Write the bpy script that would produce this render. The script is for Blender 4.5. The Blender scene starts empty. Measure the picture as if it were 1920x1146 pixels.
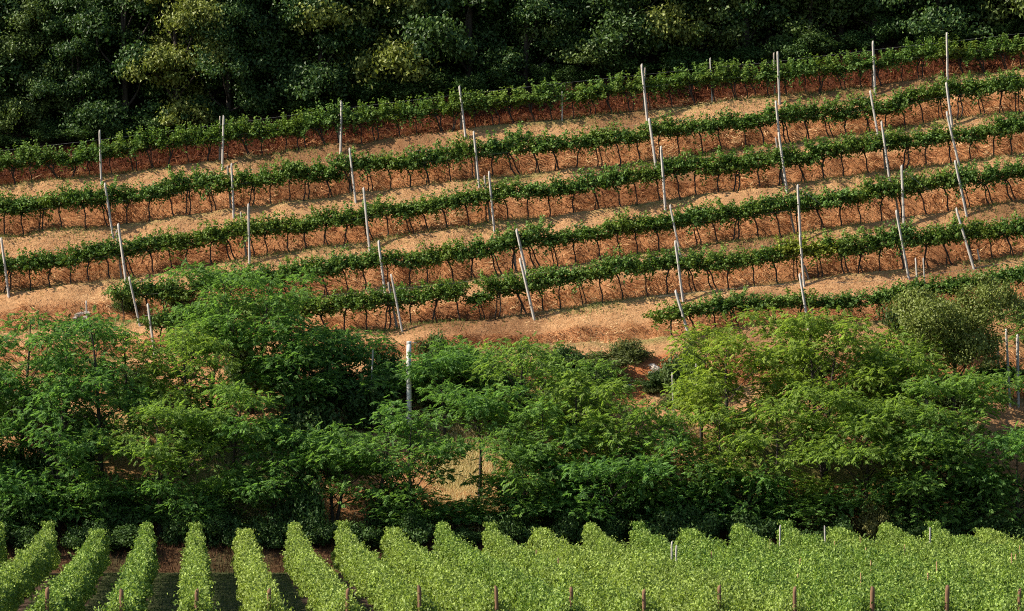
import bpy, math
import numpy as np
from mathutils import Vector

# ------------------------------------------------------------------ camera, sky, sun, exposure
scene = bpy.context.scene
F, CZ, PITCH = 6600.0, 7.75, math.radians(1.775)      # focal length in photo pixels, camera height, upward tilt
cam_d = bpy.data.cameras.new("camera")
cam = bpy.data.objects.new("camera", cam_d)
scene.collection.objects.link(cam)
scene.camera = cam
cam.location = (0, 0, CZ)
cam.rotation_euler = (math.radians(90) + PITCH, 0, 0)
cam_d.sensor_width = 36
cam_d.lens = 36 * F / 1920
cam_d.clip_start = 1
cam_d.clip_end = 4000

SUN_TO = Vector((-0.79, -0.13, 0.60)).normalized()
SUN_EL = math.asin(SUN_TO.z)
SUN_AZ = math.atan2(SUN_TO.x, SUN_TO.y)
world = bpy.data.worlds.new("World")
scene.world = world
world.use_nodes = True
wn = world.node_tree
bg = wn.nodes["Background"]
sky = wn.nodes.new("ShaderNodeTexSky")
sky.sky_type = 'NISHITA'
sky.sun_disc = False
sky.sun_elevation = SUN_EL
sky.sun_rotation = SUN_AZ
wn.links.new(sky.outputs[0], bg.inputs[0])
bg.inputs[1].default_value = 0.075
sun_d = bpy.data.lights.new("sun", 'SUN')
sun_d.energy = 4.6
sun_d.angle = math.radians(0.5)
sun_d.color = (1.0, 0.90, 0.74)
sun = bpy.data.objects.new("sun", sun_d)
scene.collection.objects.link(sun)
sun.rotation_euler = (-SUN_TO).to_track_quat('-Z', 'Y').to_euler()
sun.location = (-80, 100, 120)
scene.view_settings.view_transform = 'Standard'
scene.view_settings.look = 'None'
scene.view_settings.gamma = 1
scene.view_settings.use_curve_mapping = False
scene.view_settings.exposure = 1.05
scene.cycles.filter_width = 1.05
scene.cycles.use_denoising = False

COL = scene.collection
ORD = ("zeroth first second third fourth fifth sixth seventh eighth ninth tenth eleventh twelfth thirteenth fourteenth "
       "fifteenth sixteenth seventeenth eighteenth nineteenth twentieth twenty-first twenty-second twenty-third twenty-fourth "
       "twenty-fifth twenty-sixth twenty-seventh twenty-eighth twenty-ninth thirtieth thirty-first thirty-second thirty-third").split()


# ------------------------------------------------------------------ small helpers
def P(px, py, Y):
    """point of the place seen at a photo pixel, at depth Y"""
    u, v = (px - 960) / F, (573 - py) / F
    c, s = math.cos(PITCH), math.sin(PITCH)
    dy, dz = c - s * v, s + c * v
    t = Y / dy
    return Vector((u * t, Y, CZ + dz * t))


def mesh_from(name, V, Fc, attrs=None, smooth=False):
    V = np.asarray(V, dtype=np.float32)
    Fc = np.asarray(Fc, dtype=np.int32)
    n = Fc.shape[1]
    me = bpy.data.meshes.new(name)
    me.vertices.add(len(V))
    me.vertices.foreach_set("co", V.ravel())
    me.loops.add(Fc.size)
    me.loops.foreach_set("vertex_index", Fc.ravel())
    me.polygons.add(len(Fc))
    me.polygons.foreach_set("loop_start", np.arange(0, Fc.size, n, dtype=np.int32))
    if smooth:
        me.polygons.foreach_set("use_smooth", np.ones(len(Fc), dtype=bool))
    for k, a in (attrs or {}).items():
        at = me.attributes.new(k, 'FLOAT', 'POINT')
        at.data.foreach_set("value", np.asarray(a, dtype=np.float32))
    me.update(calc_edges=True)
    return me


def link(name, data, mat=None, parent=None, **props):
    o = bpy.data.objects.new(name, data)
    COL.objects.link(o)
    if mat is not None and data is not None and not data.materials:
        data.materials.append(mat)
    if parent is not None:
        o.parent = parent
    for k, v in props.items():
        o[k] = v
    return o


def thing(name, label, cat, loc, group=None, rot=(0, 0, 0), scale=(1, 1, 1)):
    o = link(name, None, label=label, category=cat)
    o.empty_display_size = 0.3
    o.location, o.rotation_euler, o.scale = loc, rot, scale
    if group:
        o["group"] = group
    return o


def _h(ix, iy, seed):
    v = np.sin(ix * 127.1 + iy * 311.7 + seed * 74.7) * 43758.5453
    return v - np.floor(v)


def vnoise(x, y, seed=0):
    x, y = np.asarray(x, float), np.asarray(y, float)
    ix, iy = np.floor(x), np.floor(y)
    fx, fy = x - ix, y - iy
    fx, fy = fx * fx * (3 - 2 * fx), fy * fy * (3 - 2 * fy)
    a, b = _h(ix, iy, seed), _h(ix + 1, iy, seed)
    c, d = _h(ix, iy + 1, seed), _h(ix + 1, iy + 1, seed)
    return (a * (1 - fx) + b * fx) * (1 - fy) + (c * (1 - fx) + d * fx) * fy


def sstep(a, b, x):
    t = np.clip((np.asarray(x, float) - a) / (b - a), 0, 1)
    return t * t * (3 - 2 * t)


def unit(a):
    return a / np.maximum(np.linalg.norm(a, axis=-1, keepdims=True), 1e-9)


def rand_unit(rng, n):
    return unit(rng.normal(size=(n, 3)))


def leaf_arrays(pos, axis, nrm, L, W, fold=0.18, droop=0.12, mid=-0.08):
    """folded diamond leaves: two triangles each"""
    axis = unit(axis)
    side = unit(np.cross(axis, nrm))
    nn = np.cross(side, axis)
    L, W = L[:, None], W[:, None]
    base = pos - axis * L * 0.5
    tip = pos + axis * L * 0.5 - nn * L * droop
    ctr = pos + axis * L * mid
    lf = ctr - side * W * 0.5 + nn * W * fold
    rt = ctr + side * W * 0.5 + nn * W * fold
    V = np.stack([base, rt, tip, lf], axis=1).reshape(-1, 3)
    k = np.arange(len(pos), dtype=np.int32)[:, None] * 4
    Fc = np.concatenate([k + np.array([0, 1, 2]), k + np.array([0, 2, 3])], axis=1).reshape(-1, 3)
    return V, Fc


class Bag:
    def __init__(self):
        self.V, self.F, self.R, self.n = [], [], [], 0

    def add(self, V, Fc, r=None):
        self.V.append(V)
        self.F.append(np.asarray(Fc) + self.n)
        self.R.append(np.full(len(V), 0.5) if r is None else r)
        self.n += len(V)

    def mesh(self, name, smooth=False):
        return mesh_from(name, np.concatenate(self.V), np.concatenate(self.F), {"rnd": np.concatenate(self.R)}, smooth)


def tube_arrays(path, radii, n=6):
    path = np.asarray(path, float)
    radii = np.asarray(radii, float)
    m = len(path)
    t = unit(np.gradient(path, axis=0))
    ref = np.where(np.abs(t[:, 2:3]) > 0.9, np.array([[1.0, 0, 0]]), np.array([[0, 0, 1.0]]))
    u = unit(np.cross(t, ref))
    w = np.cross(t, u)
    a = np.linspace(0, 2 * np.pi, n, endpoint=False)
    ring = path[:, None, :] + radii[:, None, None] * (np.cos(a)[None, :, None] * u[:, None, :] + np.sin(a)[None, :, None] * w[:, None, :])
    V = np.concatenate([ring.reshape(-1, 3), path[:1], path[-1:]])
    Fc = []
    for i in range(m - 1):
        for j in range(n):
            p, q = i * n + j, i * n + (j + 1) % n
            Fc += [(p, q, q + n), (p, q + n, p + n)]
    c0, c1 = m * n, m * n + 1
    for j in range(n):
        Fc += [(c0, (j + 1) % n, j), (c1, (m - 1) * n + j, (m - 1) * n + (j + 1) % n)]
    return V, np.array(Fc, dtype=np.int32)


# ------------------------------------------------------------------ materials
class NT:
    def __init__(self, name):
        self.m = bpy.data.materials.new(name)
        self.m.use_nodes = True
        self.t = self.m.node_tree
        self.out = self.t.nodes["Material Output"]
        self.bsdf = self.t.nodes["Principled BSDF"]

    def n(self, kind, **kw):
        o = self.t.nodes.new(kind)
        for k, v in kw.items():
            setattr(o, k, v)
        return o

    def l(self, a, b):
        self.t.links.new(a, b)

    def mix(self, fac, a, b, mode='MIX'):
        o = self.n("ShaderNodeMix", data_type='RGBA', blend_type=mode)
        for sock, v in ((o.inputs[0], fac), (o.inputs[6], a), (o.inputs[7], b)):
            if hasattr(v, "is_output"):
                self.l(v, sock)
            elif isinstance(v, (int, float)):
                sock.default_value = v
            else:
                sock.default_value = (*v, 1)
        return o.outputs[2]

    def noise(self, scale, detail=4, rough=0.6, coord=None, stretch=None):
        o = self.n("ShaderNodeTexNoise")
        o.inputs["Scale"].default_value = scale
        o.inputs["Detail"].default_value = detail
        o.inputs["Roughness"].default_value = rough
        if coord is None:
            coord = self.n("ShaderNodeTexCoord").outputs["Object"]
        if stretch is not None:
            mp = self.n("ShaderNodeMapping")
            mp.inputs["Scale"].default_value = stretch
            self.l(coord, mp.inputs[0])
            coord = mp.outputs[0]
        self.l(coord, o.inputs["Vector"])
        return o.outputs[0]

    def ramp(self, fac, stops):
        o = self.n("ShaderNodeValToRGB")
        e = o.color_ramp.elements
        while len(e) < len(stops):
            e.new(0.5)
        for k, (p, c) in enumerate(stops):
            e[k].position = p
            e[k].color = (*c, 1) if not isinstance(c, (int, float)) else (c, c, c, 1)
        self.l(fac, o.inputs[0])
        return o.outputs[0]

    def attr(self, name, kind='GEOMETRY'):
        o = self.n("ShaderNodeAttribute", attribute_type=kind, attribute_name=name)
        return o.outputs["Fac"]

    def bump(self, h, strength=0.5, dist=0.05):
        o = self.n("ShaderNodeBump")
        o.inputs["Strength"].default_value = strength
        o.inputs["Distance"].default_value = dist
        self.l(h, o.inputs["Height"])
        self.l(o.outputs[0], self.bsdf.inputs["Normal"])


def leaf_material(name, dark, light, tinted, transl=0.3, rough=0.55, spec=0.2, autumn=None):
    k = NT(name)
    r = k.attr("rnd")
    c = k.ramp(r, [(0.0, dark), (1.0, light)])
    if autumn:
        m = k.ramp(r, [(autumn[0], 0.0), (min(autumn[0] + 0.02, 1), 1.0)])
        c = k.mix(m, c, autumn[1])
    c = k.mix(k.attr("tint", 'OBJECT'), c, k.mix(r, [x * 0.75 for x in tinted], [min(1, x * 1.2) for x in tinted]))
    big = k.noise(0.9, 2)
    c = k.mix(0.55, c, k.mix(1.0, c, k.ramp(big, [(0.3, 0.55), (0.7, 1.35)]), 'MULTIPLY'))
    b = k.bsdf
    k.l(c, b.inputs["Base Color"])
    b.inputs["Roughness"].default_value = rough
    b.inputs["Specular IOR Level"].default_value = spec
    tr = k.n("ShaderNodeBsdfTranslucent")
    k.l(k.mix(1.0, c, (1.15, 1.2, 0.6), 'MULTIPLY'), tr.inputs[0])
    ms = k.n("ShaderNodeMixShader")
    ms.inputs[0].default_value = transl
    k.l(b.outputs[0], ms.inputs[1])
    k.l(tr.outputs[0], ms.inputs[2])
    k.l(ms.outputs[0], k.out.inputs[0])
    return k.m


def wood_material(name, a, b, rough=0.85, scale=3.0, bump=0.4):
    k = NT(name)
    n1 = k.noise(scale, 6, 0.7, stretch=(4, 4, 0.7))
    n2 = k.noise(18, 3, 0.6, stretch=(2, 2, 0.15))
    c = k.mix(n2, k.ramp(n1, [(0.3, a), (0.7, b)]), [x * 0.6 for x in a])
    c = k.mix(0.45, k.ramp(n1, [(0.3, a), (0.7, b)]), c)
    k.l(c, k.bsdf.inputs["Base Color"])
    k.bsdf.inputs["Roughness"].default_value = rough
    k.bsdf.inputs["Specular IOR Level"].default_value = 0.2
    k.bump(n2, bump, 0.01)
    return k.m


def blade_material(name, stops, transl=0.2):
    k = NT(name)
    c = k.ramp(k.attr("rnd"), stops)
    k.l(c, k.bsdf.inputs["Base Color"])
    k.bsdf.inputs["Roughness"].default_value = 0.75
    k.bsdf.inputs["Specular IOR Level"].default_value = 0.15
    tr = k.n("ShaderNodeBsdfTranslucent")
    k.l(c, tr.inputs[0])
    ms = k.n("ShaderNodeMixShader")
    ms.inputs[0].default_value = transl
    k.l(k.bsdf.outputs[0], ms.inputs[1])
    k.l(tr.outputs[0], ms.inputs[2])
    k.l(ms.outputs[0], k.out.inputs[0])
    return k.m


M = {}
M["vine"] = leaf_material("vine leaf", (0.044, 0.105, 0.022), (0.175, 0.285, 0.060), (0.26, 0.30, 0.04), 0.28)
M["near_vine"] = leaf_material("lower vine leaf", (0.070, 0.145, 0.024), (0.345, 0.465, 0.108), (0.38, 0.44, 0.11), 0.32, 0.5)
M["locust"] = leaf_material("locust leaf", (0.060, 0.155, 0.044), (0.190, 0.355, 0.095), (0.35, 0.41, 0.06), 0.52)
M["oak"] = leaf_material("wood leaf", (0.018, 0.052, 0.018), (0.105, 0.175, 0.048), (0.25, 0.28, 0.065), 0.25, 0.45)
M["shrub"] = leaf_material("shrub leaf", (0.024, 0.062, 0.018), (0.085, 0.165, 0.040), (0.16, 0.15, 0.05), 0.28)
M["bark"] = wood_material("dark bark", (0.030, 0.024, 0.020), (0.075, 0.062, 0.052))
M["vine_bark"] = wood_material("vine bark", (0.028, 0.022, 0.018), (0.060, 0.048, 0.040))
M["grey_bark"] = wood_material("grey bark", (0.12, 0.105, 0.09), (0.20, 0.18, 0.16))
M["pale_wood"] = wood_material("weathered post wood", (0.30, 0.275, 0.25), (0.58, 0.54, 0.49))
M["grey_wood"] = wood_material("grey post wood", (0.22, 0.18, 0.15), (0.34, 0.29, 0.25))
M["brown_wood"] = wood_material("brown post wood", (0.13, 0.07, 0.04), (0.24, 0.14, 0.08))
M["orange_wood"] = wood_material("new stake wood", (0.30, 0.17, 0.09), (0.46, 0.29, 0.16))
M["straw"] = blade_material("dry grass", [(0.0, (0.15, 0.052, 0.022)), (0.35, (0.34, 0.14, 0.055)), (0.65, (0.50, 0.27, 0.13)), (0.85, (0.60, 0.38, 0.19)), (1.0, (0.70, 0.52, 0.29))])
M["fern"] = blade_material("rusty bracken", [(0.0, (0.045, 0.013, 0.007)), (0.55, (0.13, 0.037, 0.015)), (0.9, (0.24, 0.080, 0.030)), (1.0, (0.36, 0.16, 0.07))])
M["shade_brown_grass"] = blade_material("withered grass with painted shade", [(0.0, (0.03, 0.016, 0.009)), (0.6, (0.075, 0.034, 0.018)), (1.0, (0.16, 0.08, 0.04))])  # withered grass, its browns darkened to stand in for tree shade
M["sun_painted_grass"] = blade_material("pale grass with painted sun", [(0.0, (0.55, 0.42, 0.20)), (1.0, (0.85, 0.76, 0.45))], 0.45)  # made paler than the hay to stand in for sun
M["grass"] = blade_material("green grass", [(0.0, (0.09, 0.15, 0.035)), (0.6, (0.19, 0.25, 0.065)), (1.0, (0.40, 0.38, 0.14))], 0.4)
M["lawn"] = blade_material("short lawn grass", [(0.0, (0.04, 0.075, 0.022)), (1.0, (0.10, 0.14, 0.045))], 0.2)


def terrain_material():
    k = NT("hillside earth")
    n1 = k.noise(0.35, 6, 0.65)
    n2 = k.noise(2.6, 6, 0.7)
    n3 = k.noise(11, 5, 0.7, stretch=(1, 1, 1.6))
    straw = k.ramp(n2, [(0.28, (0.13, 0.046, 0.018)), (0.5, (0.31, 0.130, 0.052)), (0.72, (0.50, 0.25, 0.112))])
    pale = k.ramp(n3, [(0.3, (0.23, 0.095, 0.042)), (0.7, (0.48, 0.265, 0.130))])
    c = k.mix(k.ramp(n1, [(0.35, 0.15), (0.65, 0.75)]), straw, pale)
    green = k.ramp(n3, [(0.3, (0.10, 0.13, 0.04)), (0.7, (0.22, 0.23, 0.075))])
    c = k.mix(k.attr("mown"), c, k.ramp(n2, [(0.3, (0.33, 0.175, 0.080)), (0.7, (0.54, 0.325, 0.165))]))
    c = k.mix(k.attr("green"), c, green)
    rust = k.ramp(n3, [(0.3, (0.035, 0.013, 0.008)), (0.55, (0.085, 0.029, 0.013)), (0.75, (0.16, 0.060, 0.027))])
    c = k.mix(k.attr("rust"), c, rust)
    red = k.ramp(n3, [(0.3, (0.26, 0.075, 0.028)), (0.7, (0.48, 0.19, 0.075))])
    c = k.mix(k.attr("red"), c, red)
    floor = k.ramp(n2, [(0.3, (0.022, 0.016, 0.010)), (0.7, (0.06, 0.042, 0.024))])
    c = k.mix(k.attr("wood"), c, floor)  # litter colour of the wood, also painted shade on the lower bank
    k.l(c, k.bsdf.inputs["Base Color"])
    k.bsdf.inputs["Roughness"].default_value = 0.95
    k.bsdf.inputs["Specular IOR Level"].default_value = 0.1
    k.bump(n3, 0.8, 0.12)
    return k.m


def ground_material():
    k = NT("mown grass ground")
    n1 = k.noise(0.5, 5)
    n2 = k.noise(14, 5, 0.7)
    c = k.mix(n1, k.ramp(n2, [(0.3, (0.035, 0.055, 0.022)), (0.7, (0.085, 0.11, 0.045))]),
              k.ramp(n2, [(0.3, (0.06, 0.06, 0.028)), (0.7, (0.13, 0.12, 0.055))]))
    k.l(c, k.bsdf.inputs["Base Color"])
    k.bsdf.inputs["Roughness"].default_value = 0.95
    k.bsdf.inputs["Specular IOR Level"].default_value = 0.1
    k.bump(n2, 0.6, 0.04)
    return k.m


def soil_material():
    k = NT("bare brown soil")
    n2 = k.noise(6, 6, 0.7)
    k.l(k.ramp(n2, [(0.3, (0.055, 0.036, 0.027)), (0.7, (0.125, 0.080, 0.058))]), k.bsdf.inputs["Base Color"])
    k.bsdf.inputs["Roughness"].default_value = 0.95
    k.bsdf.inputs["Specular IOR Level"].default_value = 0.1
    k.bump(n2, 0.8, 0.06)
    return k.m


def rock_material():
    k = NT("pale rock")
    n = k.noise(3.5, 6, 0.7)
    k.l(k.ramp(n, [(0.3, (0.22, 0.17, 0.13)), (0.5, (0.45, 0.40, 0.35)), (0.75, (0.62, 0.58, 0.53))]), k.bsdf.inputs["Base Color"])
    k.bsdf.inputs["Roughness"].default_value = 0.9
    k.bump(n, 0.8, 0.08)
    return k.m


def pole_material():
    k = NT("flaking concrete")
    n = k.noise(2.2, 6, 0.75, stretch=(1, 1, 2.2))
    f = k.noise(5, 4, 0.7, stretch=(0.6, 0.6, 2.5))
    c = k.ramp(n, [(0.25, (0.42, 0.42, 0.41)), (0.7, (0.66, 0.66, 0.64))])
    c = k.mix(k.ramp(f, [(0.60, 0.0), (0.63, 1.0)]), c, (0.07, 0.06, 0.05))
    k.l(c, k.bsdf.inputs["Base Color"])
    k.bsdf.inputs["Roughness"].default_value = 0.85
    k.bump(f, 0.4, 0.02)
    return k.m


def wire_material():
    k = NT("galvanised wire")
    k.l(k.ramp(k.noise(8, 2), [(0.3, (0.22, 0.22, 0.22)), (0.7, (0.38, 0.38, 0.38))]), k.bsdf.inputs["Base Color"])
    k.bsdf.inputs["Metallic"].default_value = 0.6
    k.bsdf.inputs["Roughness"].default_value = 0.5
    return k.m


M["terrain"], M["ground"], M["soil"], M["rock"], M["pole"], M["wire"] = (
    terrain_material(), ground_material(), soil_material(), rock_material(), pole_material(), wire_material())

# ------------------------------------------------------------------ the terraced hillside
# outer edge of each terrace (the feet of its vines) as seen in the photograph, and its depth; row 1 is the topmost
EDGE = {
    1: (212.2, [(0, 352), (190, 331), (420, 302), (640, 273), (865, 246), (1055, 225), (1210, 209), (1280, 201), (1455, 185), (1640, 162), (1778, 148), (1920, 131)]),
    2: (208.2, [(0, 447), (213, 426), (437, 393), (661, 366), (893, 341), (1000, 326), (1220, 303), (1280, 297), (1455, 274), (1650, 250), (1785, 225), (1920, 212)]),
    3: (204.2, [(0, 552), (237, 525), (467, 485), (694, 455), (926, 419), (1090, 400), (1247, 378), (1474, 349), (1665, 324), (1800, 307), (1920, 291)]),
    4: (200.2, [(0, 628), (300, 600), (560, 567), (721, 539), (779, 542), (989, 511), (1104, 494), (1265, 471), (1490, 443), (1695, 410), (1812, 396), (1920, 379)]),
    5: (196.2, [(0, 688), (300, 667), (565, 635), (640, 626), (755, 617), (1003, 589), (1230, 558), (1378, 544), (1524, 526), (1702, 506), (1824, 496), (1920, 481)]),
    6: (192.0, [(0, 712), (300, 702), (700, 676), (1000, 655), (1200, 642), (1300, 625), (1430, 613), (1515, 607), (1622, 608), (1750, 592), (1920, 565)]),
    7: (188.0, [(0, 745), (600, 740), (1000, 728), (1300, 726), (1600, 738), (1780, 750), (1920, 752)]),
}
EX, EZ = {}, {}
for i, (Y, pts) in EDGE.items():
    q = [P(a, b, Y) for a, b in pts]
    xs, zs = [p.x for p in q], [p.z for p in q]
    s = (zs[-1] - zs[0]) / (xs[-1] - xs[0])
    s = max(0.02, s)
    EX[i] = np.array([xs[0] - 120, xs[0] - 26] + xs + [xs[-1] + 26, xs[-1] + 120])
    EZ[i] = np.array([max(zs[0] - s * 30, 3), zs[0] - s * 22] + zs + [zs[-1] + s * 22, zs[-1] + s * 30])


def edge_z(i, X):
    return np.interp(X, EX[i], EZ[i])


KY = [160.0, 172.6, 173.4, 175.6, 178.6, 182.0]
for i in (7, 6, 5, 4, 3, 2, 1):
    KY += [EDGE[i][0], EDGE[i][0] + 1.25]
KY += [216.5, 232.0, 262.0, 300.0, 360.0, 520.0, 800.0]
KY = np.array(KY)


def bank_low(Y):
    """1 on the unmown lower part of each bank, 0 on its mown upper part and on the treads"""
    Y = np.asarray(Y, float)
    r = np.zeros_like(Y)
    for i in EDGE:
        d = Y - EDGE[i][0]
        r = np.maximum(r, sstep(0.9, 1.4, d) * (1 - sstep(2.5, 3.1, d)))
    return r


def hill(X, Y):
    X, Y = np.broadcast_arrays(np.asarray(X, float), np.asarray(Y, float))
    shp = X.shape
    X, Y = X.ravel(), Y.ravel()
    inb = sstep(178, 186, Y) * (1 - sstep(216, 222, Y))
    Yw = Y + inb * (0.5 * (vnoise(X * 0.22, Y * 0 + 3.0, 5) - 0.5) + 0.22 * (vnoise(X * 0.9, Y * 0.3, 6) - 0.5))
    z1 = edge_z(1, X)
    Z = [0 * X - 0.4, 0 * X - 0.15, 0 * X + 0.02, 0 * X + 1.1, 0 * X + 1.9, 0.45 * edge_z(7, X) + 0.2]
    for i in (7, 6, 5, 4, 3, 2, 1):
        Z += [edge_z(i, X), edge_z(i, X) + 0.06]
    Z += [z1 + 1.9, z1 + 10.5, z1 + 26, z1 + 38, z1 + 44, z1 + 30, 0 * X - 3]
    Z = np.array(Z)
    j = np.clip(np.searchsorted(KY, Yw) - 1, 0, len(KY) - 2)
    t = np.clip((Yw - KY[j]) / (KY[j + 1] - KY[j]), 0, 1)
    ar = np.arange(len(X))
    z = Z[j, ar] * (1 - t) + Z[j + 1, ar] * t
    amp = sstep(173.5, 176, Y)
    z = z + amp * (0.30 * (vnoise(X * 0.55, Y * 0.55, 1) - 0.5) + 0.22 * (vnoise(X * 1.7, Y * 1.7, 2) - 0.5)) * (0.55 + 0.6 * sstep(214, 225, Y))
    for i in EDGE:
        d = Yw - EDGE[i][0]
        z = z + 0.10 * np.exp(-((d - 0.1) / 0.28) ** 2) * (0.4 + vnoise(X * 0.7, 0 * X + i, 14))
    rough = bank_low(Y)
    z = z + rough * 0.34 * (vnoise(X * 1.5 + 9, Y * 1.5, 15) - 0.5) + rough * 0.16 * (vnoise(X * 3.4, Y * 3.4, 16) - 0.5)
    fall = 1 - sstep(110, 260, np.abs(X))
    return (z * fall - 0.4 * (1 - fall)).reshape(shp)


def hit(px, py, y0=174.0, y1=240.0):
    for Y in np.arange(y0, y1, 0.1):
        p = P(px, py, Y)
        if float(hill(p.x, Y)) >= p.z:
            return Vector((p.x, Y, float(hill(p.x, Y))))
    return P(px, py, y1)


RED_C = [hit(1205, 715), hit(1228, 695), hit(1180, 738), hit(1235, 690)]


def build_hill():
    xs = np.concatenate([np.linspace(-300, -44, 40)[:-1], np.arange(-44, 44.01, 0.30), np.linspace(44, 300, 40)[1:]])
    ys = np.concatenate([np.array([160, 168, 172.0]), np.arange(172.6, 217.6, 0.25), np.arange(218, 240, 1.0), np.linspace(240, 800, 50)])
    GX, GY = np.meshgrid(xs, ys)
    GZ = hill(GX, GY)
    V = np.stack([GX, GY, GZ], -1).reshape(-1, 3)
    nx, ny = len(xs), len(ys)
    a = (np.arange(ny - 1)[:, None] * nx + np.arange(nx - 1)[None, :]).ravel()
    Fc = np.stack([a, a + 1, a + nx + 1, a + nx], 1)
    X, Y = GX.ravel(), GY.ravel()
    green = np.zeros(len(X))
    for i in EDGE:
        d = Y - EDGE[i][0]
        w = sstep(-0.15, 0.25, d) * (1 - sstep(0.9, 1.5, d))
        green = np.maximum(green, w * (0.35 + 0.55 * vnoise(X * 0.25, Y * 0 + i, 8)))
    green = np.maximum(green, 0.8 * sstep(0.52, 0.7, vnoise(X * 0.35, Y * 0.35, 9)) * (1 - sstep(184, 190, Y)))
    rust = sstep(212.8, 213.8, Y + 0.8 * (vnoise(X * 0.8, Y * 0.8, 3) - 0.5))
    
    rust = np.maximum(rust, 0.55 * sstep(0.60, 0.75, vnoise(X * 0.16 + 7, Y * 0.4, 12)) * sstep(186, 190, Y))
    wood = 0.8 * (1 - sstep(177.5, 180.0, Y)) + sstep(215.6, 217.2, Y + 1.5 * (vnoise(X * 0.6, Y * 0.6, 4) - 0.5))  # first term paints tree shade on the lower bank, second is wood floor
    red = np.zeros(len(X))
    for c in RED_C:
        d = np.sqrt((X - c.x) ** 2 + ((Y - c.y) * 1.2) ** 2) + 1.0 * (vnoise(X * 2, Y * 2, 11) - 0.5)
        red = np.maximum(red, 1 - sstep(0.6, 1.3, d))
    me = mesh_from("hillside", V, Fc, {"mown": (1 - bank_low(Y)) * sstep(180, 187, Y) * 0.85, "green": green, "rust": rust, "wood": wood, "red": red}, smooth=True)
    link("hillside", me, M["terrain"], kind="structure")


build_hill()

# flat ground of the lower vineyard, one sheet to the horizon, with soil strips under the vines
V = np.array([(-2500, -600, -0.02), (2500, -600, -0.02), (2500, 3500, -0.02), (-2500, 3500, -0.02)], float)
link("ground", mesh_from("ground", V, [[0, 1, 2, 3]]), M["ground"], kind="structure")

SP, VX = 2.4, -0.0897
ROW_NEAR, ROW_FAR = 113.2, 172.6


def row_x(k, Y):
    return VX * Y + SP * k


ROW_KS = list(range(-5, 22))
ROW_ANG = math.atan2(-VX, 1.0)          # rows point slightly to the west of the view


def strip_mesh():
    ys = np.linspace(-1.0, ROW_FAR - ROW_NEAR + 0.8, 90)
    Vv = []
    for y in ys:
        wob = 0.36 + 0.16 * (float(vnoise(y * 1.3, 0.0, 21)) - 0.5)
        Vv += [(-wob, y, 0), (wob, y, 0)]
    return mesh_from("soil_strip", np.array(Vv), [[2 * j, 2 * j + 1, 2 * j + 3, 2 * j + 2] for j in range(len(ys) - 1)])


sm = strip_mesh()
for k in ROW_KS:
    o = link("soil_strip", sm, M["soil"], kind="structure")
    o.location = (row_x(k, ROW_NEAR), ROW_NEAR, -0.014)
    o.rotation_euler.z = ROW_ANG


# ------------------------------------------------------------------ grasses (stuff)
def blades(name, pos, dirs, L, W, rnd, mat):
    """three-cornered blades standing or lying at pos"""
    n = len(pos)
    rng = np.random.default_rng(len(name) + n)
    side = unit(np.cross(dirs, rand_unit(rng, n)))
    Vv = np.stack([pos - side * W[:, None] / 2, pos + side * W[:, None] / 2, pos + dirs * L[:, None]], 1).reshape(-1, 3)
    me = mesh_from(name, Vv, np.arange(3 * n).reshape(-1, 3), {"rnd": np.repeat(rnd, 3)})
    return link(name, me, mat, kind="stuff")


def hill_normals(X, Y):
    e = 0.2
    zx = (hill(X + e, Y) - hill(X - e, Y)) / (2 * e)
    zy = (hill(X, Y + e) - hill(X, Y - e)) / (2 * e)
    return unit(np.stack([-zx, -zy, np.ones_like(zx)], -1)), zy


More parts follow.
